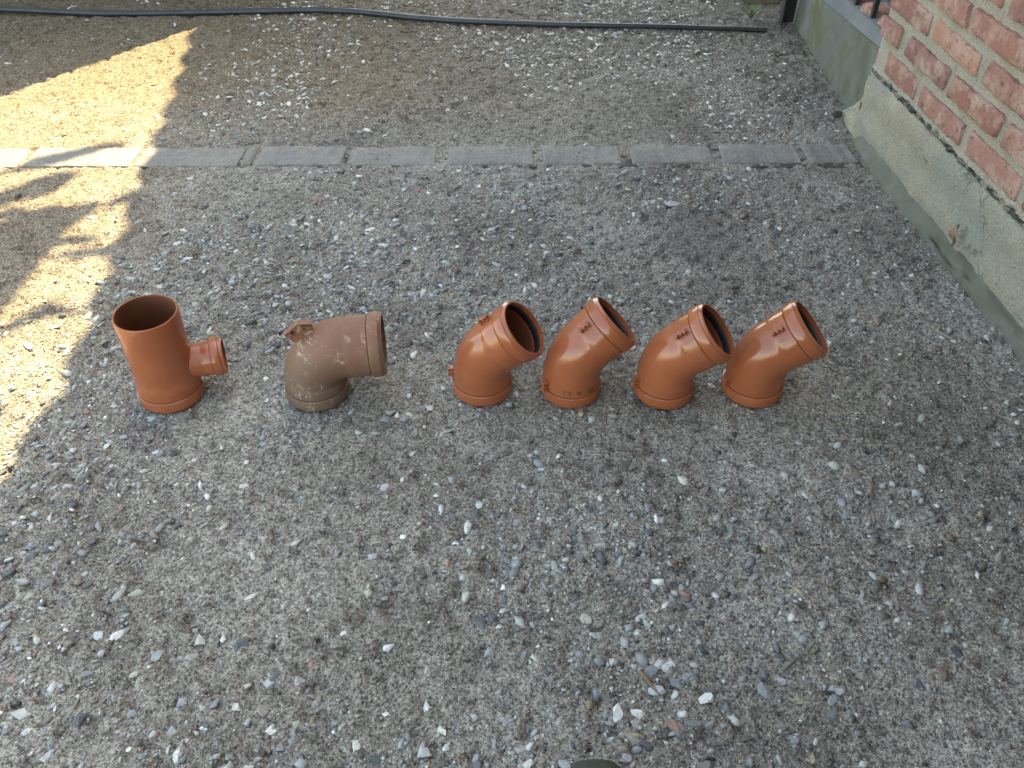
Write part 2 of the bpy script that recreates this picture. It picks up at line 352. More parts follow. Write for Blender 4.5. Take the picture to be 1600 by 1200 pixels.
protos = []
for me_ in CHIPS[:12]:
    pv = np.array([v.co[:] for v in me_.vertices]); pf = np.array([p.vertices[:] for p in me_.polygons]); protos.append((pv, pf))
rest = order[nbig:]
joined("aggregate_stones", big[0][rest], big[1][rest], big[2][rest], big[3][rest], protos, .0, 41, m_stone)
octa = []
for k in range(6):
    r = random.Random(k); pv = np.array([(1, 0, 0), (-.8, .2, 0), (.1, .8, 0), (-.1, -.9, 0), (0, .1, .6), (0, 0, -.6)]) * (1 + .25 * np.array([[r.uniform(-1, 1) for _ in range(3)] for _ in range(6)]))
    octa.append((pv, np.array([(0, 2, 4), (2, 1, 4), (1, 3, 4), (3, 0, 4), (2, 0, 5), (1, 2, 5), (3, 1, 5), (0, 3, 5)])))
x, y, s, c = scatter(80000, .0014, .0050, 1.6, 51)
joined("small_stones", x, y, s, c, octa, .2, 52, m_stone)
r = np.random.default_rng(77); n = 110000; y = r.uniform(.3, 2.6, n); x = r.uniform(-2.0, 1.1, n)
k = (np.abs(x) < .75 + .47 * y) & free(x, y); x, y = x[k], y[k]; c = np.array([.30, .265, .225]) * r.uniform(.35, 1.7, (len(x), 1)); s = .0009 + .0019 * r.random(len(x)) ** 1.6
joined("sand_grains", x, y, s, c, octa, .05, 53, m_stone)

# grit gathered against the rims of the fittings
r = np.random.default_rng(63); xs, ys_ = [], []
for a, b, rr in PIPES:
    t = r.uniform(0, 6.283, 150); q = rr - .004 + np.abs(r.normal(0, .008, 150)); xs.append(a + q * np.cos(t)); ys_.append(b + q * np.sin(t))
x, y = np.concatenate(xs), np.concatenate(ys_); c = PC[r.choice(len(PAL), len(x), p=PW)] * r.uniform(.6, 1.1, (len(x), 1))
joined("rim_grit", x, y, .0014 + .0042 * r.random(len(x)) ** 2.2, c, protos, .1, 64, m_stone)
# white paint and lime chips behind the edging
r = np.random.default_rng(91); xs, ys_, sz = [], [], []
for (cx, cy, sx_, sy_, n) in ((.93, 2.95, .10, .22, 150), (.86, 2.55, .12, .12, 70), (.98, 3.2, .10, .12, 60), (-.2, 3.0, .6, .35, 100), (-.9, 3.1, .5, .4, 40), (.4, 3.0, .4, .3, 90), (.2, 3.55, .8, .08, 60)):
    xs.append(r.normal(cx, sx_, n)); ys_.append(r.normal(cy, sy_, n)); sz.append(.0028 + .0065 * r.random(n) ** 2)
x, y, s_w = map(np.concatenate, (xs, ys_, sz)); k = free(x, y, .0) & (y > 2.36) & (y < 3.9) & (x < 1.02); x, y, s_w = x[k], y[k], s_w[k]
joined("white_chips", x, y, s_w, np.array([.66, .66, .63]) * r.uniform(.6, 1.1, (len(x), 1)), [(p_[0] * np.array([1, 1, .55]), p_[1]) for p_ in protos], .15, 92, m_stone)

# ------------------------------------------------------------------ brick edging set in the ground
def lumpy_box(seed, l, w, h, bev=.008, amp=.0025, cuts=5):
    bm = bmesh.new(); bmesh.ops.create_cube(bm, size=1)
    for v in bm.verts: v.co = Vector((v.co.x * l, v.co.y * w, v.co.z * h))
    bmesh.ops.bevel(bm, geom=bm.edges[:], offset=bev, segments=2, affect='EDGES', profile=.6)
    long_e = [e for e in bm.edges if abs((e.verts[0].co - e.verts[1].co).x) > l * .6]
    bmesh.ops.subdivide_edges(bm, edges=long_e, cuts=cuts, use_grid_fill=True)
    r = random.Random(seed); ph = [r.uniform(0, 6.28) for _ in range(6)]
    for v in bm.verts:
        c = v.co; q = amp * (math.sin(c.x * 31 + ph[0]) + .7 * math.sin(c.x * 130 + ph[1] + c.z * 90)) * .35
        v.co += Vector((amp * math.sin(c.z * 90 + c.y * 50 + ph[2]), q * (1 if c.y > 0 else -1), amp * (.25 * math.sin(c.x * 40 + ph[3]) + .35 * math.sin(c.x * 170 + ph[4])) * (1 if c.z > 0 else -1))) + Vector([r.uniform(-1, 1) * amp * .5 for _ in range(3)])
    return bm_mesh("brick_%d" % seed, bm)

bm = bmesh.new(); bmesh.ops.create_cube(bm, size=1)
for v in bm.verts: v.co = Vector((-.65 + v.co.x * 3.3, 2.285 + v.co.y * .126, -.034 + v.co.z * .06))
edging = link("brick_edging", bm_mesh("edging_bed", bm), m_joint); tag(edging, "single row of worn bricks set flush across the yard", "edging", kind="structure")
EB = [(-330, -130), (-120, 38), (46, 211), (219, 378), (382, 396), (402, 537), (546, 683), (700, 834), (848, 970), (986, 1112), (1126, 1247), (1258, 1335)]
for i, (a, b) in enumerate(EB):
    ym = 246 - 7 * ((a + b) / 2) / 1300; A, B = pix(a, ym), pix(b, ym)
    L = (B - A).length
    me_ = lumpy_box(200 + i, L, .116, .06, .007, .0034, 14); o = link("brick", me_, m_edging, edging, 50)
    m = (A + B) / 2; o.location = (m.x, m.y, -.0285 + random.uniform(-.002, .002)); o.rotation_euler = (random.uniform(-.012, .012), random.uniform(-.006, .006), random.uniform(-.015, .015))

# ------------------------------------------------------------------ house: brick wall on a rendered plinth, roof that shades the yard
WA = Vector((1.029, 2.319, 0)); WB = Vector((1.084, 1.401, 0)); WD = (WB - WA).normalized(); WN = Vector((WD.y, -WD.x, 0)); WN = -WN if WN.x > 0 else WN   # WN points out to the yard
def wpt(s, out, z): return WA + WD * s + WN * out + Vector((0, 0, z))
house = empty("house", wpt(.8, 0, 0)); tag(house, "red brick house wall on a rough cement plinth at the right", "house")
HI = Matrix.Translation(house.location).inverted()
def hchild(name, me_, mat, parent=None, smooth=None):
    me_.transform(HI); return link(name, me_, mat, parent or house, smooth)
S0, S1 = -.10, 3.6
def slab(name, pts, mat, parent=None):
    """prism from an (s, out, z) list: two profiles joined"""
    a, b = pts; n_ = len(a); vs_ = [wpt(*p) for p in a + b]
    f = [tuple(range(n_)), tuple(range(2 * n_ - 1, n_ - 1, -1))] + [(i, i + n_, (i + 1) % n_ + n_, (i + 1) % n_) for i in range(n_)]
    bm = bmesh.new(); bv = [bm.verts.new(v) for v in vs_]
    for q in f: bm.faces.new([bv[i] for i in q])
    return hchild(name, bm_mesh(name, bm), mat, parent)
# mortar core of the wall
wall = slab("wall", ([(S0 + .006, -.006, .19), (S0 + .006, -.22, .19), (S0 + .006, -.22, 2.66), (S0 + .006, -.006, 2.66)], [(S1, -.006, .19), (S1, -.22, .19), (S1, -.22, 2.66), (S1, -.006, 2.66)]), m_mortar)
slab("end_wall", ([(S0 + .004, -.22, .0), (S0 + .004, -3.2, .0), (S0 + .004, -3.2, 2.66), (S0 + .004, -.22, 2.66)], [(S0 + .22, -.22, .0), (S0 + .22, -3.2, .0), (S0 + .22, -3.2, 2.66), (S0 + .22, -.22, 2.66)]), m_mortar)
BV = [lumpy_box(300 + i, .238, .1, .053, .007, .0034, 12) for i in range(8)]
BH = [lumpy_box(330 + i, .112, .1, .053, .007, .0034, 5) for i in range(3)]
rowz = [.222 + .0755 * k for k in range(14)]
ang = math.atan2(WD.y, WD.x)
def brick(s_mid, z, me_, out=0.0, ls=1.0):
    o = bpy.data.objects.new("brick", me_); COL.objects.link(o); o.parent = wall
    p = wpt(s_mid, -.05 + random.uniform(.0, .005) + out, z + .028) - house.location
    o.location = p; o.rotation_euler = (random.uniform(-.015, .015), random.uniform(-.02, .02), ang + math.pi + random.uniform(-.01, .01)); o.scale = (ls * random.uniform(.96, 1.02), 1, random.uniform(.94, 1.05))
for m_ in BV + BH: m_.materials.append(m_brick); m_.polygons.foreach_set("use_smooth", [True] * len(m_.polygons)); m_.set_sharp_from_angle(angle=R(55))
for k, z in enumerate(rowz):
    if k % 2 == 0: s = S0 + .262 if k else S0 + .294; brick(S0 + .125, z, random.choice(BV)) if k else brick(S0 + .17, z, random.choice(BV), 0, .8)
    else: brick(S0 + .06, z, random.choice(BH)); s = S0 + .155
    while s < 1.95:
        brick(s + .1215, z, random.choice(BV)); s += .2655 + random.uniform(-.004, .004)

def strip(name, s0, s1, n, prof, mat, amp, seed, smooth=60, freq=16, taper=0):
    """lengthwise strip: profile of (out, z) points, noise pushes each point"""
    V, F = [], []; m = len(prof); ss_ = np.linspace(s0, s1, n)
    for j in range(m):
        dn = fbm(ss_ + 3.1 * j * .13, np.full(n, seed + j * .21), freq, 4, seed) * amp; dz = fbm(ss_ + 7, np.full(n, seed + j * .37), freq, 4, seed + 1) * amp
        for i in range(n):
            tp = min(1, (ss_[i] - s0) / taper) ** .6 if taper else 1
            V.append(wpt(ss_[i], -.012 * (1 - tp) + tp * (prof[j][0] + dn[i]), -.02 * (1 - tp) + tp * max(-.02, prof[j][1] + (dz[i] if 0 < j < m - 1 else 0))))
    for j in range(m - 1):
        for i in range(n - 1): F.append((j * n + i, j * n + i + 1, (j + 1) * n + i + 1, (j + 1) * n + i))
    F.append(tuple(j * n for j in range(m))); F.append(tuple(j * n + n - 1 for j in range(m - 1, -1, -1)))
    return hchild(name, mesh(name, V, F), mat, None, smooth)
pp = [(.0, -.02)] + [(.0 + .003 * math.sin(k), .02 + .165 * k / 9) for k in range(10)] + [(-.004, .197), (-.012, .201), (-.06, .203)]
plinth = strip("plinth", -.10, 3.5, 420, pp, m_plinth, .005, 61, 60, 14)
# sloped mortar lump at the plinth's far end
V, F = [], []; n_, m_ = 22, 18
for i in range(n_):
    a = i / (n_ - 1)
    for j in range(m_):
        b = j / (m_ - 1); s_end = -.10 - .20 * (1 - b) ** 1.2
        p = wpt(-.095 + (s_end + .095) * a, -.001 - .03 * a, -.015 + (.222 - .075 * a ** 2) * b); nn = fbm(np.array([a * 2 + 1.]), np.array([b * 2 + 2.]), 5, 3, 71)[0] * .008
        V.append(p + WN * nn)
    V.append(wpt(-.095 + (-.10 + .095) * a, -.12, .20 - .075 * a ** 2))
w_ = m_ + 1
for i in range(n_ - 1):
    for j in range(m_): F.append((i * w_ + j, (i + 1) * w_ + j, (i + 1) * w_ + j + 1, i * w_ + j + 1))
F.append(tuple((n_ - 1) * w_ + j for j in range(w_)))
hchild("plinth_end", mesh("plinth_end", V, F), m_plinth, None, 60)
strip("damp_course", -.09, 3.4, 500, [(-.02, .198), (.000, .199), (.002, .203), (.000, .208), (-.02, .210)], m_tar, .0075, 81, 60, 60)
strip("mortar_bed", -.095, 3.4, 400, [(-.03, .206), (-.001, .208), (.0, .216), (-.008, .226), (-.03, .230)], m_mortar, .008, 85, 60, 45)
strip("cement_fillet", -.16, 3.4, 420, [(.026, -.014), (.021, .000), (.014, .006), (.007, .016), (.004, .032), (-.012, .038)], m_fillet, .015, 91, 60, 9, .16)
slab("added_sun_blocker", ([(-2.2, -.25, 0), (-2.2, -3.2, 0), (-2.2, -3.2, 2.66), (-2.2, -.25, 2.66)], [(-2.05, -.25, 0), (-2.05, -3.2, 0), (-2.05, -3.2, 2.66), (-2.05, -.25, 2.66)]), m_porch)  # unseen wall added to block sun and keep the space behind the bars dark
slab("added_sky_blocker", ([(3.4, 1.5, 0), (3.4, -3.2, 0), (3.4, -3.2, 3.1), (3.4, 1.5, 3.1)], [(3.62, 1.5, 0), (3.62, -3.2, 0), (3.62, -3.2, 3.1), (3.62, 1.5, 3.1)]), m_mortar)  # unseen block added behind the camera to cut sky light at lower right
slab("porch_floor", ([(-2.04, -.26, -.02), (-2.04, -3.1, -.02), (-2.04, -3.1, .008), (-2.04, -.26, .008)], [(S0, -.26, -.02), (S0, -3.1, -.02), (S0, -3.1, .008), (S0, -.26, .008)]), m_porch)
# roof: corrugated clay sheet whose eave throws the shadow line across the yard
EH = 2.8; k_ = EH / math.tan(SUN_EL)
e0 = Vector((-1.194, 3.369, 0)) + SUN_U * k_; e1 = Vector((-.865, 1.33, 0)) + SUN_U * k_; ed = (e1 - e0).normalized(); en = Vector((-ed.y, ed.x, 0)); en = en if en.x > 0 else -en
SP = [(-1.194, 3.369), (-1.09, 2.75), (-1.02, 2.26), (-.945, 1.758), (-.885, 1.33), (-.90, 1.0), (-.93, .6)]      # shadow line on the yard: an old, slightly bowed eave
EVT = [(Vector((*p_, 0)) + SUN_U * k_ - e0).dot(ed) for p_ in SP]; EVO = [(Vector((*p_, 0)) + SUN_U * k_ - e0).dot(en) for p_ in SP]
V, F = [], []; nU = 500
for i in range(nU):
    t = -2.6 + 9.5 * i / (nU - 1); base = e0 + ed * t; base = base + en * float(np.interp(t, EVT, EVO)); sc_ = .016 * abs(math.sin(t * math.pi / .21)) 
    for j, (dx, dz) in enumerate([(0, 0), (4.4, 1.6), (4.4, 1.63), (0, .03)]):
        p = base + en * (dx - (sc_ if dx == 0 else 0)); V.append(Vector((p.x, p.y, EH + dz + .03 * abs(math.sin(t * math.pi / .21)))))
for i in range(nU - 1):
    for j in range(4): F.append((i * 4 + j, i * 4 + (j + 1) % 4, (i + 1) * 4 + (j + 1) % 4, (i + 1) * 4 + j))
hchild("roof", mesh("roof", V, F), m_roof, None, 40)

# ------------------------------------------------------------------ low concrete wall with sill, bricks and iron bars beyond the corner
lw = empty("low_wall", (1.08, 2.95, 0)); tag(lw, "low grey mossy concrete wall with bluish sill beyond the brick corner", "wall")
def lchild(name, V, F, mat, smooth=40, par=None):
    par = par or lw; me_ = mesh(name, V, F); me_.transform(Matrix.Translation(par.location).inverted()); return link(name, me_, mat, par, smooth)
def lwx(y): return 1.072 + (y - 2.6) * .0325
ys = np.linspace(2.40, 3.40, 60); V, F = [], []
nz = fbm(ys, ys * 0, 6, 3, 5) * .004
for i, y in enumerate(ys):
    zt = .226 - .10 * (y - 2.5); x = lwx(y) + nz[i]
    for (dx, z) in [(-.004, -.02), (-.003, .03), (.0, zt * .5), (.004, zt - .006), (.012, zt), (.20, zt), (.20, -.02)]: V.append((x + dx, y, z))
for i in range(len(ys) - 1):
    for j in range(7): F.append((i * 7 + j, i * 7 + (j + 1) % 7, (i + 1) * 7 + (j + 1) % 7, (i + 1) * 7 + j))
F += [tuple(range(7)), tuple(range(len(V) - 1, len(V) - 8, -1))]
lchild("wall_body", V, F, m_lowwall)
V, F = [], []
for i, y in enumerate(ys):
    z1 = .2265 - .10 * (y - 2.5); z2 = .262 - .08 * (y - 2.5); x = lwx(y) + .006
    for (dx, z) in [(0, z1), (.002, z1 + .006), (.012, z2), (.02, z2 + .003), (.14, z2 + .003), (.14, z1)]: V.append((x + dx, y, z))
for i in range(len(ys) - 1):
    for j in range(6): F.append((i * 6 + j, i * 6 + (j + 1) % 6, (i + 1) * 6 + (j + 1) % 6, (i + 1) * 6 + j))
F += [tuple(range(6)), tuple(range(len(V) - 1, len(V) - 7, -1))]
lchild("sill", V, F, m_sill)
for k, y in enumerate((2.515, 2.60, 2.76, 2.93, 3.10, 3.27)):
    me_ = lumpy_box(400 + k, .075, .085 if k else .04, .03, .009, .004, 3); o = link("brick", me_, m_brick, lw, 50)
    o.location = Vector((lwx(y) + .062, y, .262 - .08 * (y - 2.5) + .008)) - lw.location; o.rotation_euler = (0, .05, random.uniform(-.1, .1))
rail = empty("railing", (1.11, 2.9, .25)); tag(rail, "black iron railing bars standing on the low wall", "railing")
def tube(pts, rad, seg=10, cap=True, radii=None):
    V, F = [], []; n_ = len(pts); pts = [Vector(p) for p in pts]; prev = None
    for i, p in enumerate(pts):
        t = (pts[min(i + 1, n_ - 1)] - pts[max(i - 1, 0)]).normalized()
        a = prev if prev is not None else (Vector((0, 0, 1)) if abs(t.z) < .9 else Vector((1, 0, 0)))
        a = (a - t * a.dot(t)).normalized(); b = t.cross(a); prev = a; rr = radii[i] if radii else rad
        for k in range(seg): q = 2 * math.pi * k / seg; V.append(p + a * (rr * math.cos(q)) + b * (rr * math.sin(q)))
    for i in range(n_ - 1):
        for k in range(seg): F.append((i * seg + k, i * seg + (k + 1) % seg, (i + 1) * seg + (k + 1) % seg, (i + 1) * seg + k))
    if cap: F += [tuple(range(seg - 1, -1, -1)), tuple((n_ - 1) * seg + k for k in range(seg))]
    return V, F
def boxvf(x0, x1, y0, y1, z0, z1):
    V = [(x, y, z) for x in (x0, x1) for y in (y0, y1) for z in (z0, z1)]
    return V, [(0, 1, 3, 2), (4, 6, 7, 5), (0, 4, 5, 1), (2, 3, 7, 6), (0, 2, 6, 4), (1, 5, 7, 3)]
for y in (2.535, 2.70, 2.865, 3.03, 3.195, 3.36):
    x = lwx(y) + .03; zb = .262 - .08 * (y - 2.5); lchild("bar", *boxvf(x - .007, x + .007, y - .007, y + .007, zb, 1.05), m_iron, 30, rail)
V, F = boxvf(-.012, .012, -.46, .46, -.006, .006); V = [Vector(v) + Vector((lwx(2.95) + .03, 2.95, 1.056)) for v in V]; lchild("top_rail", V, F, m_iron, 30, rail)
# black angle-iron gate post
pb = pix(1217, 33); post = empty("gate_post", (pb.x, pb.y, 0)); tag(post, "black angle iron post beside the weed at the low wall's end", "post")
V, F = boxvf(.0, .056, 0, .006, -.03, 1.5); lchild("front_flange", [Vector(v) + post.location for v in V], F, m_iron, 30, post)
V, F = boxvf(-.001, .005, -.038, -.0005, -.03, 1.5); lchild("side_flange", [Vector(v) + post.location + Vector((0, 0, 0)) for v in V], F, m_iron, 30, post)

# ------------------------------------------------------------------ garden wall and tree outside the frame that shade the yard's left side
gw = tag(link("garden_wall", mesh("garden_wall", *[[(x, y, z) for x in (-5.5, -.752) for y in (3.975, 4.125) for z in (-.05, 2.75)], [(0, 1, 3, 2), (4, 6, 7, 5), (0, 4, 5, 1), (2, 3, 7, 6), (0, 2, 6, 4), (1, 5, 7, 3)]]), m_backwall), "tall rendered garden wall at the back of the yard", "wall")
tree = empty("tree", (-2.75, 2.55, 0)); tag(tree, "small broad leaved tree at the left side of the yard", "tree")
def at_tree(V): return [Vector(v) - tree.location for v in V]
V, F = tube([(-2.75, 2.55, -.05), (-2.72, 2.58, .7), (-2.6, 2.65, 1.4), (-2.3, 2.8, 2.1), (-1.5, 3.2, 3.0), (-.6, 3.7, 3.4), (.2, 4.2, 3.5)], .05, 10, True, [.075, .06, .052, .04, .03, .018, .007])
link("trunk", mesh("trunk", at_tree(V), F), m_wood, tree, 60)
LEAVES = [([(-30, 372), (40, 350), (110, 322)], 30, 1.3), ([(-50, 470), (10, 440), (45, 415)], 60, 1.3), ([(40, 395), (75, 372), (110, 352)], 20, 1.6), ([(20, 330), (80, 345), (120, 330)], 26, 1.4), ([(-20, 440), (30, 430), (70, 400)], 40, 1.8), ([(10, 300), (60, 300), (100, 285)], 14, 1.5), ([(20, 264), (100, 246), (190, 221)], 15, 1.75), ([(-30, 322), (50, 293), (125, 268)], 24, 1.6), ([(-40, 350), (0, 336), (45, 320)], 13, 1.9),
          ([(-40, 412), (60, 358), (160, 316)], 40, 1.5), ([(-60, 450), (20, 405), (95, 372)], 52, 1.7), ([(-60, 500), (0, 450), (50, 405)], 70, 1.6), ([(146, 318), (152, 350), (146, 392)], 22, 1.55), ([(60, 372), (105, 376), (160, 372)], 15, 1.7),
          ([(85, 400), (150, 393), (215, 388)], 14, 1.8), ([(-40, 545), (30, 500), (80, 480), (130, 490)], 20, 1.6), ([(-60, 660), (-10, 645), (18, 630)], 16, 1.6), ([(-150, 330), (-80, 320), (-30, 330)], 30, 1.7), ([(-200, 450), (-100, 440), (-40, 430)], 50, 1.7), ([(165, 322), (210, 300), (240, 292)], 14, 1.9)]
V, F = [], []
for li, (pts, w, zc) in enumerate(LEAVES):
    n_ = 12; P_ = np.array(pts, float); t_ = np.linspace(0, len(P_) - 1, n_); cx = np.interp(t_, range(len(P_)), P_[:, 0]); cy = np.interp(t_, range(len(P_)), P_[:, 1]); b0 = len(V)
    for i in range(n_):
        a = i / (n_ - 1); wd = 1.25 * w * (math.sin(math.pi * (.06 + .9 * a)) ** .7) * (1 + .15 * math.sin(9 * a + li))
        for sgn in (-1, 0, 1):
            g = pix(cx[i], cy[i] + sgn * wd * .5); z = zc + 1.7 + .06 * math.sin(a * 2.4) - .012 * abs(sgn); q = g + SUN_U * (z / math.tan(SUN_EL)); V.append(Vector((q.x, q.y, z)))
    for i in range(n_ - 1):
        for j in range(2): F.append((b0 + i * 3 + j, b0 + i * 3 + j + 1, b0 + (i + 1) * 3 + j + 1, b0 + (i + 1) * 3 + j))
r = random.Random(4)
for li in range(160):                                        # the rest of the crown, left of the lit patch
    c = Vector((r.gauss(-2.9, .38), r.gauss(2.75, .45), r.uniform(1.6, 3.0))); a = r.uniform(0, 6.28); L = r.uniform(.12, .26); W = L * .3; d = Vector((math.cos(a), math.sin(a), r.uniform(-.5, .1))); e = Vector((-math.sin(a), math.cos(a), r.uniform(-.3, .3))); b0 = len(V)
    V += [c, c + d * L * .4 + e * W, c + d * L * .4 - e * W, c + d * L, c + d * L * .4]; F += [(b0, b0 + 4, b0 + 1), (b0, b0 + 2, b0 + 4), (b0 + 4, b0 + 3, b0 + 1), (b0 + 4, b0 + 2, b0 + 3)]
link("crown", mesh("crown", at_tree(V), F), m_leaf, tree, 60)

# ------------------------------------------------------------------ pipe fittings
def make_path(L1, L2, bend, rad):
    """points on the axis: arc-length -> (position, tangent); axis starts upwards and bends towards +x"""
    tl = rad * math.tan(bend / 2); s1 = L1 - tl; s2 = s1 + rad * bend; S = s2 + L2 - tl
    def at(s):
        if s <= s1: return Vector((0, 0, s)), Vector((0, 0, 1))
        if s >= s2:
            d = Vector((math.sin(bend), 0, math.cos(bend))); return Vector((0, 0, L1)) + d * (tl + s - s2), d
        a = (s - s1) / rad; return Vector((rad - rad * math.cos(a), 0, s1 + rad * math.sin(a))), Vector((math.sin(a), 0, math.cos(a)))
    return at, S, s1, s2
def sweep(name, at, prof, seg=56, inner_from=None):
    """closed ring profile [(s, r), ...] swept round the axis; hollow when it returns along the inside"""
    V, F = [], []
    for s, r_ in prof:
        p, t = at(s); a = Vector((0, 1, 0)); b = a.cross(t)
        for k in range(seg): q = 2 * math.pi * k / seg; V.append(p + b * (r_ * math.cos(q)) + a * (r_ * math.sin(q)))
    n_ = len(prof)
    for i in range(n_):
        j = (i + 1) % n_
        for k in range(seg): F.append((i * seg + k, i * seg + (k + 1) % seg, j * seg + (k + 1) % seg, j * seg + k))
    me_ = mesh(name, V, F); bm = bmesh.new(); bm.from_mesh(me_); bmesh.ops.recalc_face_normals(bm, faces=bm.faces[:]); bm.to_mesh(me_); bm.free()
    if inner_from is not None:
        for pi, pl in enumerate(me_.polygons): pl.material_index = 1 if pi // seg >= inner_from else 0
    return me_
def lin(a, b, n): return [a + (b - a) * i / (n - 1) for i in range(n)]
def collar(at, s_open, sgn, R0, inner):
    """bead at a socket mouth; sgn +1: mouth at the end of the axis, -1: mouth at its start"""
    f = lambda t: s_open - sgn * t
    k = R0 / .060
    return [(f(.0), .0553 * k), (f(.0012), .0562 * k), (f(.0055), .0583 * k), (f(.0068), .0597 * k), (f(.009), .0602 * k), (f(.024), .0602 * k), (f(.026), .0597 * k), (f(.0272), .0580 * k), (f(.0272), inner + .001), (f(.010), inner + .001), (f(.0085), inner), (f(.0), inner)]
def surf(at, s, r_, q):
    p, t = at(s); a = Vector((0, 1, 0)); b = a.cross(t); n_ = b * math.cos(q) + a * math.sin(q); return p + n_ * r_, n_, t
def lug(at, s, r_, q):
    """small clip: two cheeks and a pin"""
    bm = bmesh.new()
    def bx(cs, cq, cn, ls, lq, ln):
        p, n_, t = surf(at, s + cs, r_, q); e = n_.cross(t); o = p + e * cq + n_ * cn
        m = Matrix((( *(t * ls), ), (*(e * lq),), (*(n_ * ln),))).transposed().to_4x4(); m.translation = o
        g = bmesh.ops.create_cube(bm, size=1, matrix=m); bmesh.ops.bevel(bm, geom=list({e_ for v in g['verts'] for e_ in v.link_edges}), offset=.0007, segments=1, affect='EDGES')
    bx(0, 0, .001, .023, .008, .004); bx(-.0085, 0, .006, .004, .011, .012); bx(.0085, 0, .006, .004, .011, .012); bx(0, .0, .0095, .025, .0035, .0035); bx(0, 0, .0055, .005, .0095, .010)
    return bm_mesh("lug", bm)
def on_surface(at, s0, q0, r_, me_src, flip):
    """wrap flat text (x along the circumference, y along the axis) on the pipe"""
    V = []
    for v in me_src.vertices:
        x, y, z = v.co; sg = -1 if flip else 1
        p, n_, t = surf(at, s0 + sg * y, r_ + z, q0 + sg * x / r_); V.append(p)
    return V
def text_mesh(body, size, ext):
    cu = bpy.data.curves.new("t", 'FONT'); cu.body = body; cu.size = size; cu.extrude = ext; cu.align_x = 'CENTER'; cu.space_character = 1.35; cu.resolution_u = 3
    ob = bpy.data.objects.new("t", cu); COL.objects.link(ob); dg = bpy.context.evaluated_depsgraph_get(); me_ = bpy.data.meshes.new_from_object(ob.evaluated_get(dg)); bpy.data.objects.remove(ob); return me_

def elbow45(name, loc, yaw, label, dq, emboss, ink, ribs=0):
    at, S, s1, s2 = make_path(.088, .113, R(47.8), .085); root = empty(name, (*loc, -.0015), -yaw); tag(root, label, "pipe elbow", "orange forty-five degree pipe elbows standing in a row")
    Rs, Rb, Ri = .0568, .0553, .0512
    out = [(.0268, Rs - .003), (.0284, Rs - .003), (.0290, Rs)] + [(s, Rs) for s in lin(.032, .056, 4)] + [(.062, Rb + .0007), (.070, Rb)] + [(s, Rb) for s in lin(.076, S - .070, 20)] + [(S - .063, Rb), (S - .060, Rb + .0007)] + [(s, Rs) for s in lin(S - .056, S - .032, 4)] + [(S - .0290, Rs), (S - .0284, Rs - .003), (S - .0268, Rs - .003)]
    inn = [(S - .026, Rs - .002), (S - .024, Ri + .0022), (S - .060, Ri + .0022), (S - .062, Ri - .001)] + [(s, Ri - .001) for s in lin(S - .066, .066, 18)] + [(.062, Ri - .001), (.060, Ri + .0022), (.024, Ri + .0022), (.026, Rs - .002)]
    body = link("body", sweep("body", at, out + inn, 56, len(out) - 1), m_orange, root, 35); body.data.materials.append(m_inner_shade)
    link("socket", sweep("socket", at, collar(at, S, 1, .060, .0522)), m_orange, root, 18)
    link("socket", sweep("socket", at, collar(at, 0, -1, .060, .0522)), m_orange, root, 18)
    link("seal_ring", sweep("seal_ring", at, [(S - .010, .0535), (S - .0095, .0508), (S - .0125, .0500), (S - .0165, .0503), (S - .022, .0515), (S - .022, .0535)]), m_rubber, root, 40)
    link("lug", lug(at, S - .047, Rs, math.pi + dq), m_orange, root); link("lug", lug(at, .041, Rs, math.pi + dq * .8), m_orange, root)
    if emboss:                                                  # faint moulded marks, too small to read
        bm = bmesh.new(); r = random.Random(hash(name) % 99 + emboss)
        for row in range(4):
            q = -1.15 + row * .0 ; x = 0
            while x < .030:
                w = r.uniform(.0012, .0032)
                p, n_, t = surf(at, S - .034 - row * .0052, Rs + .0001, -math.pi / 2 + .12 + x / Rs); e = n_.cross(t)
                m = Matrix(((*(t * r.uniform(.0018, .0032)),), (*(e * w),), (*(n_ * .0009),))).transposed().to_4x4(); m.translation = p; bmesh.ops.create_cube(bm, size=1, matrix=m); x += w + r.uniform(.0008, .0022)
        link("moulded_marks", bm_mesh("moulded_marks", bm), m_orange, root)
    for rb in range(ribs):
        bm = bmesh.new(); q = math.pi + dq + .30 + rb * .22
        for i in range(2):
            p, n_, t = surf(at, S - .045, Rs + .0002, q + i * .0); e = n_.cross(t)
        m = Matrix(((*(t * .026),), (*(e * .0022),), (*(n_ * .0018),))).transposed().to_4x4(); m.translation = p; g = bmesh.ops.create_cube(bm, size=1, matrix=m); bmesh.ops.bevel(bm, geom=bm.edges[:], offset=.0006, segments=2, affect='EDGES')
        link("rib", bm_mesh("rib", bm), m_orange, root, 40)
    if ink:
        me_ = text_mesh("M  A CI", .0145, .0002); V = on_surface(at, .0455, -math.pi / 2 - .02, Rs + .0001, me_, True)
        for v, p in zip(me_.vertices, V): v.co = p
        link("lettering", me_, m_ink, root)
    return root
elbow45("elbow_fitting", (-.0587, 1.2783), R(9.9), "orange plastic pipe elbow nearest the brown elbow, its dark open mouth turned widest to view", .12, 1, False)
elbow45("elbow_fitting", (.1173, 1.2719), R(-13.6), "orange plastic pipe elbow with dark upside-down letters above its base rim", .40, 2, True)
elbow45("elbow_fitting", (.3022, 1.2691), R(8.0), "orange plastic pipe elbow third in the row, its mouth almost touching the last elbow", .55, 3, False, 2)
elbow45("elbow_fitting", (.4791, 1.2730), R(3.1), "orange plastic pipe elbow at the end of the row nearest the brick wall", .50, 0, False, 3)

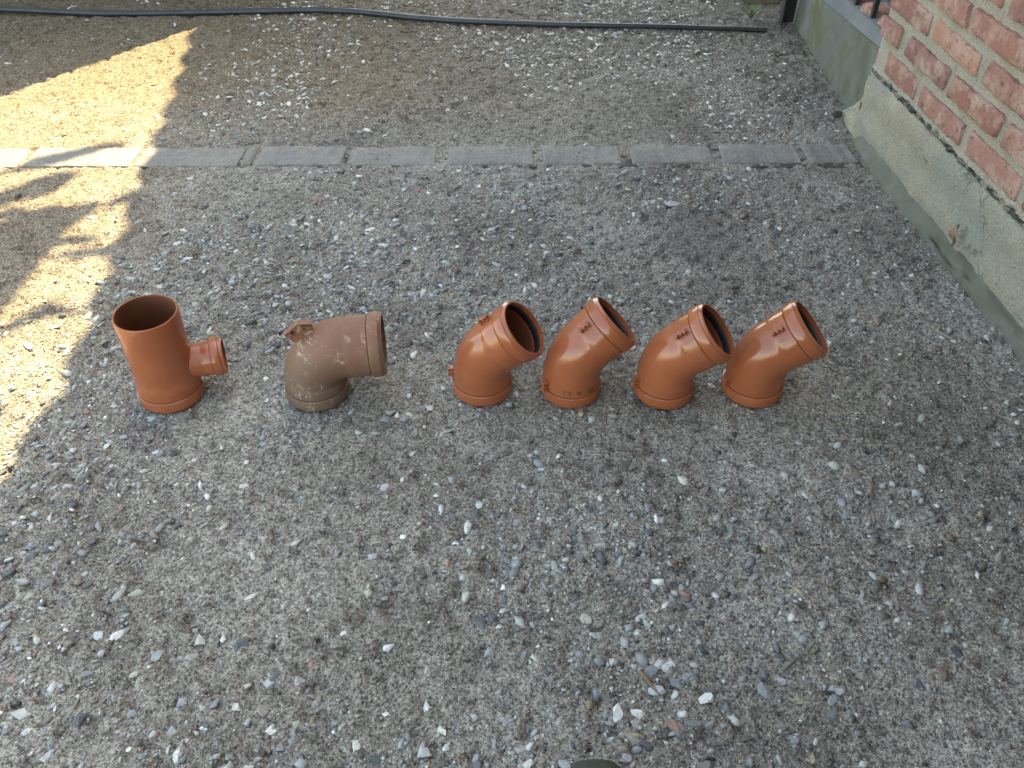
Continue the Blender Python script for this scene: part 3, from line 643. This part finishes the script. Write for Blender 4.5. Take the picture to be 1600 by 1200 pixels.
# brown 90 degree elbow
at, S, s1, s2 = make_path(.1087, .1409, R(89), .064); root = empty("elbow_fitting", (-.3862, 1.2661, -.0015), R(6.65)); tag(root, "dusty brown right-angle pipe elbow with pale scratches and a bracket", "pipe elbow")
Rs, Rb, Ri = .0597, .0583, .0535
out = [(.0268, Rs - .003), (.0284, Rs - .003), (.0290, Rs)] + [(s, Rs) for s in lin(.032, .046, 3)] + [(.049, Rb + .0008), (.051, Rb)] + [(s, Rb) for s in lin(.054, S - .075, 26)] + [(S - .072, Rb), (S - .068, Rb + .001)] + [(s, Rs) for s in lin(S - .064, S - .032, 4)] + [(S - .0290, Rs), (S - .0284, Rs - .003), (S - .0268, Rs - .003)]
inn = [(S - .026, Rs - .002), (S - .024, Ri + .002), (S - .06, Ri + .002), (S - .062, Ri - .001)] + [(s, Ri - .001) for s in lin(S - .07, .05, 22)] + [(.044, Ri + .002), (.024, Ri + .002), (.026, Rs - .002)]
link("body", sweep("body", at, out + inn, 56, len(out) - 1), m_brown, root, 35).data.materials.append(m_inner_shade)
link("socket", sweep("socket", at, collar(at, S, 1, .063, .0545)), m_brown, root, 30); link("socket", sweep("socket", at, collar(at, 0, -1, .063, .0545)), m_brown, root, 30)
link("seal_ring", sweep("seal_ring", at, [(S - .010, .0560), (S - .0095, .0532), (S - .0125, .0525), (S - .0165, .0528), (S - .022, .054), (S - .022, .056)]), m_rubber, root, 40)
bm = bmesh.new()                                              # bracket plate with ribs on the outer bend
def bpl(pts, y0, y1):
    pts = [(-.012 + .62 * (x + .005), .1635 + .62 * (z - .160)) for x, z in pts]; y0, y1 = -.006 + .62 * (y0 + .01), -.006 + .62 * (y1 + .01)
    a = [bm.verts.new((x, y0, z)) for x, z in pts]; b = [bm.verts.new((x, y1, z)) for x, z in pts]; n_ = len(pts)
    bm.faces.new(a); bm.faces.new(b[::-1])
    for i in range(n_): bm.faces.new((a[i], a[(i + 1) % n_], b[(i + 1) % n_], b[i]))
for_plate = [(-.050, .139), (-.053, .146), (-.008, .183), (.000, .1855), (.036, .184), (.037, .150), (.020, .128), (-.020, .108)]
bpl(for_plate, -.010, -.0065)
bpl([(-.051, .1445), (-.0525, .1475), (-.008, .1845), (.0, .187), (.037, .1855), (.037, .182), (.001, .1825), (-.006, .1805)], -.020, .004)
bpl([(.002, .178), (.037, .1765), (.037, .1735), (.002, .175)], -.022, -.0105); bpl([(.006, .176), (.009, .176), (.009, .158), (.006, .158)], -.022, -.0105); bpl([(.030, .176), (.033, .176), (.033, .162), (.030, .162)], -.022, -.0105)
bpl([(-.046, .136), (-.048, .143), (-.030, .157), (-.024, .151)], -.024, -.0105)
link("bracket", bm_mesh("bracket", bm), m_brown, root)
for (s, q, r_) in ((.040, -math.pi / 2 - .35, Rs), (.038, -math.pi / 2 + .12, Rs), (S - .052, -math.pi / 2 + .55, Rs), (S - .05, -math.pi / 2 + .95, Rs)):
    p, n_, t = surf(at, s, r_ - .0005, q); bm = bmesh.new(); bmesh.ops.create_cone(bm, cap_ends=True, segments=14, radius1=.0034, radius2=.0028, depth=.0022, matrix=Matrix.Translation(p) @ n_.to_track_quat('Z', 'Y').to_matrix().to_4x4()); link("stud", bm_mesh("stud", bm), m_brown, root)

# tee
tee = empty("tee_fitting", (-.6748, 1.2607, -.0015), R(17.4)); tag(tee, "tall orange plastic tee pipe fitting with a narrow side branch", "pipe tee")
at, S, s1, s2 = make_path(.101, .101, 1e-4, .05); Rs, Rb, Ri = .0605, .0580, .0546
out = [(.0268, Rs - .003), (.0284, Rs - .003), (.0290, Rs)] + [(s, Rs) for s in lin(.032, .050, 3)] + [(.056, Rb + .0012), (.060, Rb)] + [(s, Rb) for s in lin(.066, .200, 8)] + [(.2014, Rb - .0006)]
inn = [(.2014, Ri + .0004), (.200, Ri)] + [(s, Ri) for s in lin(.196, .064, 8)] + [(.056, .0560), (.024, .0560), (.026, Rs - .002)]
link("body", sweep("body", at, out + inn, 72, len(out)), m_orange, tee, 35).data.materials.append(m_inner_shade)
link("socket", sweep("socket", at, collar(at, 0, -1, .0635, .0560), 72), m_orange, tee, 30)
bz = .0727
def at_b(s): return Vector((s, 0, bz)), Vector((1, 0, 0))
def sweep_b(name, prof, seg=48):
    V, F = [], []
    for s, r_ in prof:
        for k in range(seg): q = 2 * math.pi * k / seg; V.append((max(s, math.sqrt(max(0, .0570 ** 2 - (r_ * math.cos(q)) ** 2))) if s < .059 else s, r_ * math.cos(q), bz + r_ * math.sin(q)))
    n_ = len(prof); F = [(i * seg + k, i * seg + (k + 1) % seg, ((i + 1) % n_) * seg + (k + 1) % seg, ((i + 1) % n_) * seg + k) for i in range(n_) for k in range(seg)]
    me_ = mesh(name, V, F); bm = bmesh.new(); bm.from_mesh(me_); bmesh.ops.recalc_face_normals(bm, faces=bm.faces[:]); bm.to_mesh(me_); bm.free(); return me_
BL = .114
br_ = link("branch", sweep_b("branch", [(.030, .0335)] + [(s, .0335) for s in lin(.0595, .078, 4)] + [(.0795, .0345), (BL - .024, .0345), (BL - .022, .033), (BL - .022, .0312), (.0595, .0305), (.030, .0305)]), m_orange, tee, 35)
link("branch_socket", sweep_b("branch_socket", [(BL, .0350), (BL - .001, .0358), (BL - .0065, .0362), (BL - .008, .0384), (BL - .0095, .0388), (BL - .020, .0388), (BL - .0225, .0380), (BL - .0235, .0350), (BL - .0235, .0318), (BL - .010, .0318), (BL - .009, .0325), (BL, .0325)]), m_orange, br_, 30)
link("seal_ring", sweep_b("seal_ring", [(BL - .0105, .0327), (BL - .010, .0308), (BL - .014, .0302), (BL - .019, .0312), (BL - .019, .0327)]), m_rubber, br_, 40)
def small_ring(par, at_, s, q, r_, ro, ri, mat):
    p, n_, t = surf(at_, s, r_, q); e = n_.cross(t); V, F = [], []; sg = 20
    for (rr, hh) in ((ro, -.0004), (ro, .0006), (ri, .0006), (ri, -.0004)):
        for k in range(sg): a = 2 * math.pi * k / sg; V.append(p + t * rr * math.cos(a) + e * rr * math.sin(a) + n_ * hh)
    F = [(i * sg + k, i * sg + (k + 1) % sg, ((i + 1) % 4) * sg + (k + 1) % sg, ((i + 1) % 4) * sg + k) for i in range(4) for k in range(sg)]
    link("gate_mark", mesh("gate_mark", V, F), mat, par, 40)
small_ring(tee, at, .084, -math.pi / 2 - .10, Rb, .0032, .0025, m_orange); small_ring(tee, at, .038, -math.pi / 2 + .1, Rs, .0042, .0034, m_orange)

# ------------------------------------------------------------------ hose, weed, small finds, shoe
hp = [(-160, 8), (0, 15), (120, 20), (230, 20), (340, 18), (480, 15), (560, 19), (640, 26), (720, 32), (830, 36), (950, 40), (1080, 42), (1150, 42), (1204, 44)]
P_ = np.array([pix(x, y, .012)[:2] for x, y in hp]); tt = np.linspace(0, len(hp) - 1, 160)
hx = np.interp(tt, range(len(hp)), P_[:, 0]); hy = np.interp(tt, range(len(hp)), P_[:, 1]); ker = np.ones(9) / 9
hx = np.convolve(np.pad(hx, 4, mode='edge'), ker, 'valid'); hy = np.convolve(np.pad(hy, 4, mode='edge'), ker, 'valid')
V, F = tube([(a, b, .0095 + .004 * max(0, math.sin(i * .11)) - .006 * max(0, (i - 110) / 50)) for i, (a, b) in enumerate(zip(hx, hy))], .0115, 14, True, [.0115 - .0035 * max(0, (i - 90) / 70) for i in range(160)])
tag(link("hose", mesh("hose", V, F), m_hose, None, 60), "long black hose lying across the yard at the back", "hose")

wp = pix(1172, 30); weed = empty("weed", (wp.x, wp.y, 0)); tag(weed, "small green weed growing by the hose end", "weed")
for k in range(11):
    a = k * 2.4 + .3; L = random.uniform(.04, .085); d = Vector((math.cos(a), math.sin(a) * .8, 0)); e = Vector((-d.y, d.x, 0)); V, F = [], []; n_ = 7
    for i in range(n_):
        t = i / (n_ - 1); c = d * (L * (t * .75)) + Vector((0, 0, L * (1.15 * t - .55 * t * t))); w = .0055 * math.sin(math.pi * (.12 + .86 * t)); V += [c + e * w, c + Vector((0, 0, -.0015)), c - e * w]
    for i in range(n_ - 1):
        for j in range(2): F.append((i * 3 + j, i * 3 + j + 1, i * 3 + j + 4, i * 3 + j + 3))
    link("leaf", mesh("leaf", V, F), m_weed, weed, 60)

def rock(name, loc, size, seed, mat, label, cat):
    bm = bmesh.new(); bmesh.ops.create_icosphere(bm, subdivisions=3, radius=1); r = random.Random(seed); ph = [r.uniform(0, 6.28) for _ in range(6)]
    for v in bm.verts:
        c = v.co.copy(); k = 1 + .16 * math.sin(3 * c.x + ph[0]) * math.cos(2.6 * c.y + ph[1]) + .10 * math.sin(6 * c.z + 5 * c.x + ph[2]) + r.uniform(-.03, .03); v.co = Vector((max(-.8, min(.8, c.x * k)) * size[0], max(-.8, min(.8, c.y * k)) * size[1], max(-.8, min(.75, c.z * k)) * size[2]))
    o = link(name, bm_mesh(name, bm), mat, None, 50); o.location = loc; tag(o, label, cat); return o
m_rock = mat_simple("mossy_rock", (.10, .085, .06), (.19, .165, .125), 9, .92, .006, 60, stain=((.06, .07, .025), 8, .5, .65, .7))
p = pix(1190, 6); rock("rock", (p.x, p.y + .07, .02), (.10, .07, .07), 5, m_rock, "brown mossy rock behind the weed at the back", "rock")
p = pix(1308, 180); rock("clod", (p.x, p.y, .004), (.016, .011, .011), 9, mat_simple("dark_soil", (.04, .03, .022), (.10, .075, .055), 40, .95, .004), "small dark soil clod at the foot of the plinth corner", "clod")

# dry curled leaf stuck on the plinth foot
ray = (pix(1500, 365) - Vector((0, 0, CAM_H))); tq = (WN.dot(wpt(0, .012, 0) - Vector((0, 0, CAM_H)))) / WN.dot(ray); lp = Vector((0, 0, CAM_H)) + ray * tq
V, F = [], []; n_ = 12; dl = (WD * .35 + Vector((0, 0, -1))).normalized(); el_ = dl.cross(WN)
for i in range(n_):
    t = i / (n_ - 1); w = .011 * math.sin(math.pi * min(1, .1 + t * 1.0)) * (1 if t < .6 else .5) + .0012; c = lp + dl * (t - .35) * .062 + WN * (.006 + .006 * math.sin(t * 5)) + WD * (-.02 * t * t)
    for j in range(5): u = (j - 2) / 2; V.append(c + el_ * w * u + WN * (.006 * (u * u) + .002 * math.sin(9 * t + 4 * u)))
for i in range(n_ - 1):
    for j in range(4): F.append((i * 5 + j, i * 5 + j + 1, (i + 1) * 5 + j + 1, (i + 1) * 5 + j))
me_ = mesh("dry_leaf", V, F); o = link("dry_leaf", me_, m_dry, None, 60); md = o.modifiers.new("thick", 'SOLIDIFY'); md.thickness = .0008
tag(o, "curled brown dry leaf on the cement at the plinth foot", "leaf")

for (pts, rad, lab) in (([(998, 1046), (1012, 1062), (1024, 1078), (1030, 1086)], .0028, "short brown twig lying among the stones in the right foreground"), ([(1272, 905), (1290, 914), (1304, 916), (1316, 913)], .0016, "thin curved brown twig on the concrete right of centre")):
    q = [pix(*p_) for p_ in pts]; V, F = tube([(a.x, a.y, float(ground_h(a.x, a.y)) + rad * .9) for a in q], rad, 7, True, [rad, rad * 1.1, rad * .8, rad * .4]); tag(link("twig", mesh("twig", V, F), m_dry, None, 60), lab, "twig")

# toe of a shoe at the lower edge
shoe = empty("shoe", (.108, .37, 0)); tag(shoe, "dark grey green shoe toe poking in at the bottom edge", "shoe")
def shoe_ring(y, w, z0, z1, n=20, p=2.4):
    out_ = []
    for k in range(n):
        a = 2 * math.pi * k / n; c, s_ = math.cos(a), math.sin(a); out_.append((w * math.copysign(abs(c) ** (2 / p), c), y, z0 + (z1 - z0) * (.5 + .5 * math.copysign(abs(s_) ** (2 / p), s_))))
    return out_
def loft(rings):
    V = [v for r_ in rings for v in r_]; n_ = len(rings[0]); F = [(i * n_ + k, i * n_ + (k + 1) % n_, (i + 1) * n_ + (k + 1) % n_, (i + 1) * n_ + k) for i in range(len(rings) - 1) for k in range(n_)]
    return V, F + [tuple(range(n_))[::-1], tuple((len(rings) - 1) * n_ + k for k in range(n_))]
V, F = loft([shoe_ring(y, w, .016, h_) for y, w, h_ in ((.140, .012, .034), (.136, .026, .042), (.125, .036, .050), (.10, .043, .058), (.06, .046, .066), (.0, .043, .085), (-.06, .038, .100), (-.11, .036, .105), (-.135, .028, .10), (-.142, .014, .09))])
link("upper", mesh("upper", V, F), m_shoe, shoe, 60)
V, F = loft([shoe_ring(y, w, -.001, .0165, 20, 5) for y, w in ((.146, .012), (.142, .028), (.130, .039), (.10, .047), (.05, .048), (-.02, .041), (-.09, .038), (-.135, .032), (-.147, .014))])
link("sole", mesh("sole", V, F), m_sole, shoe, 40)
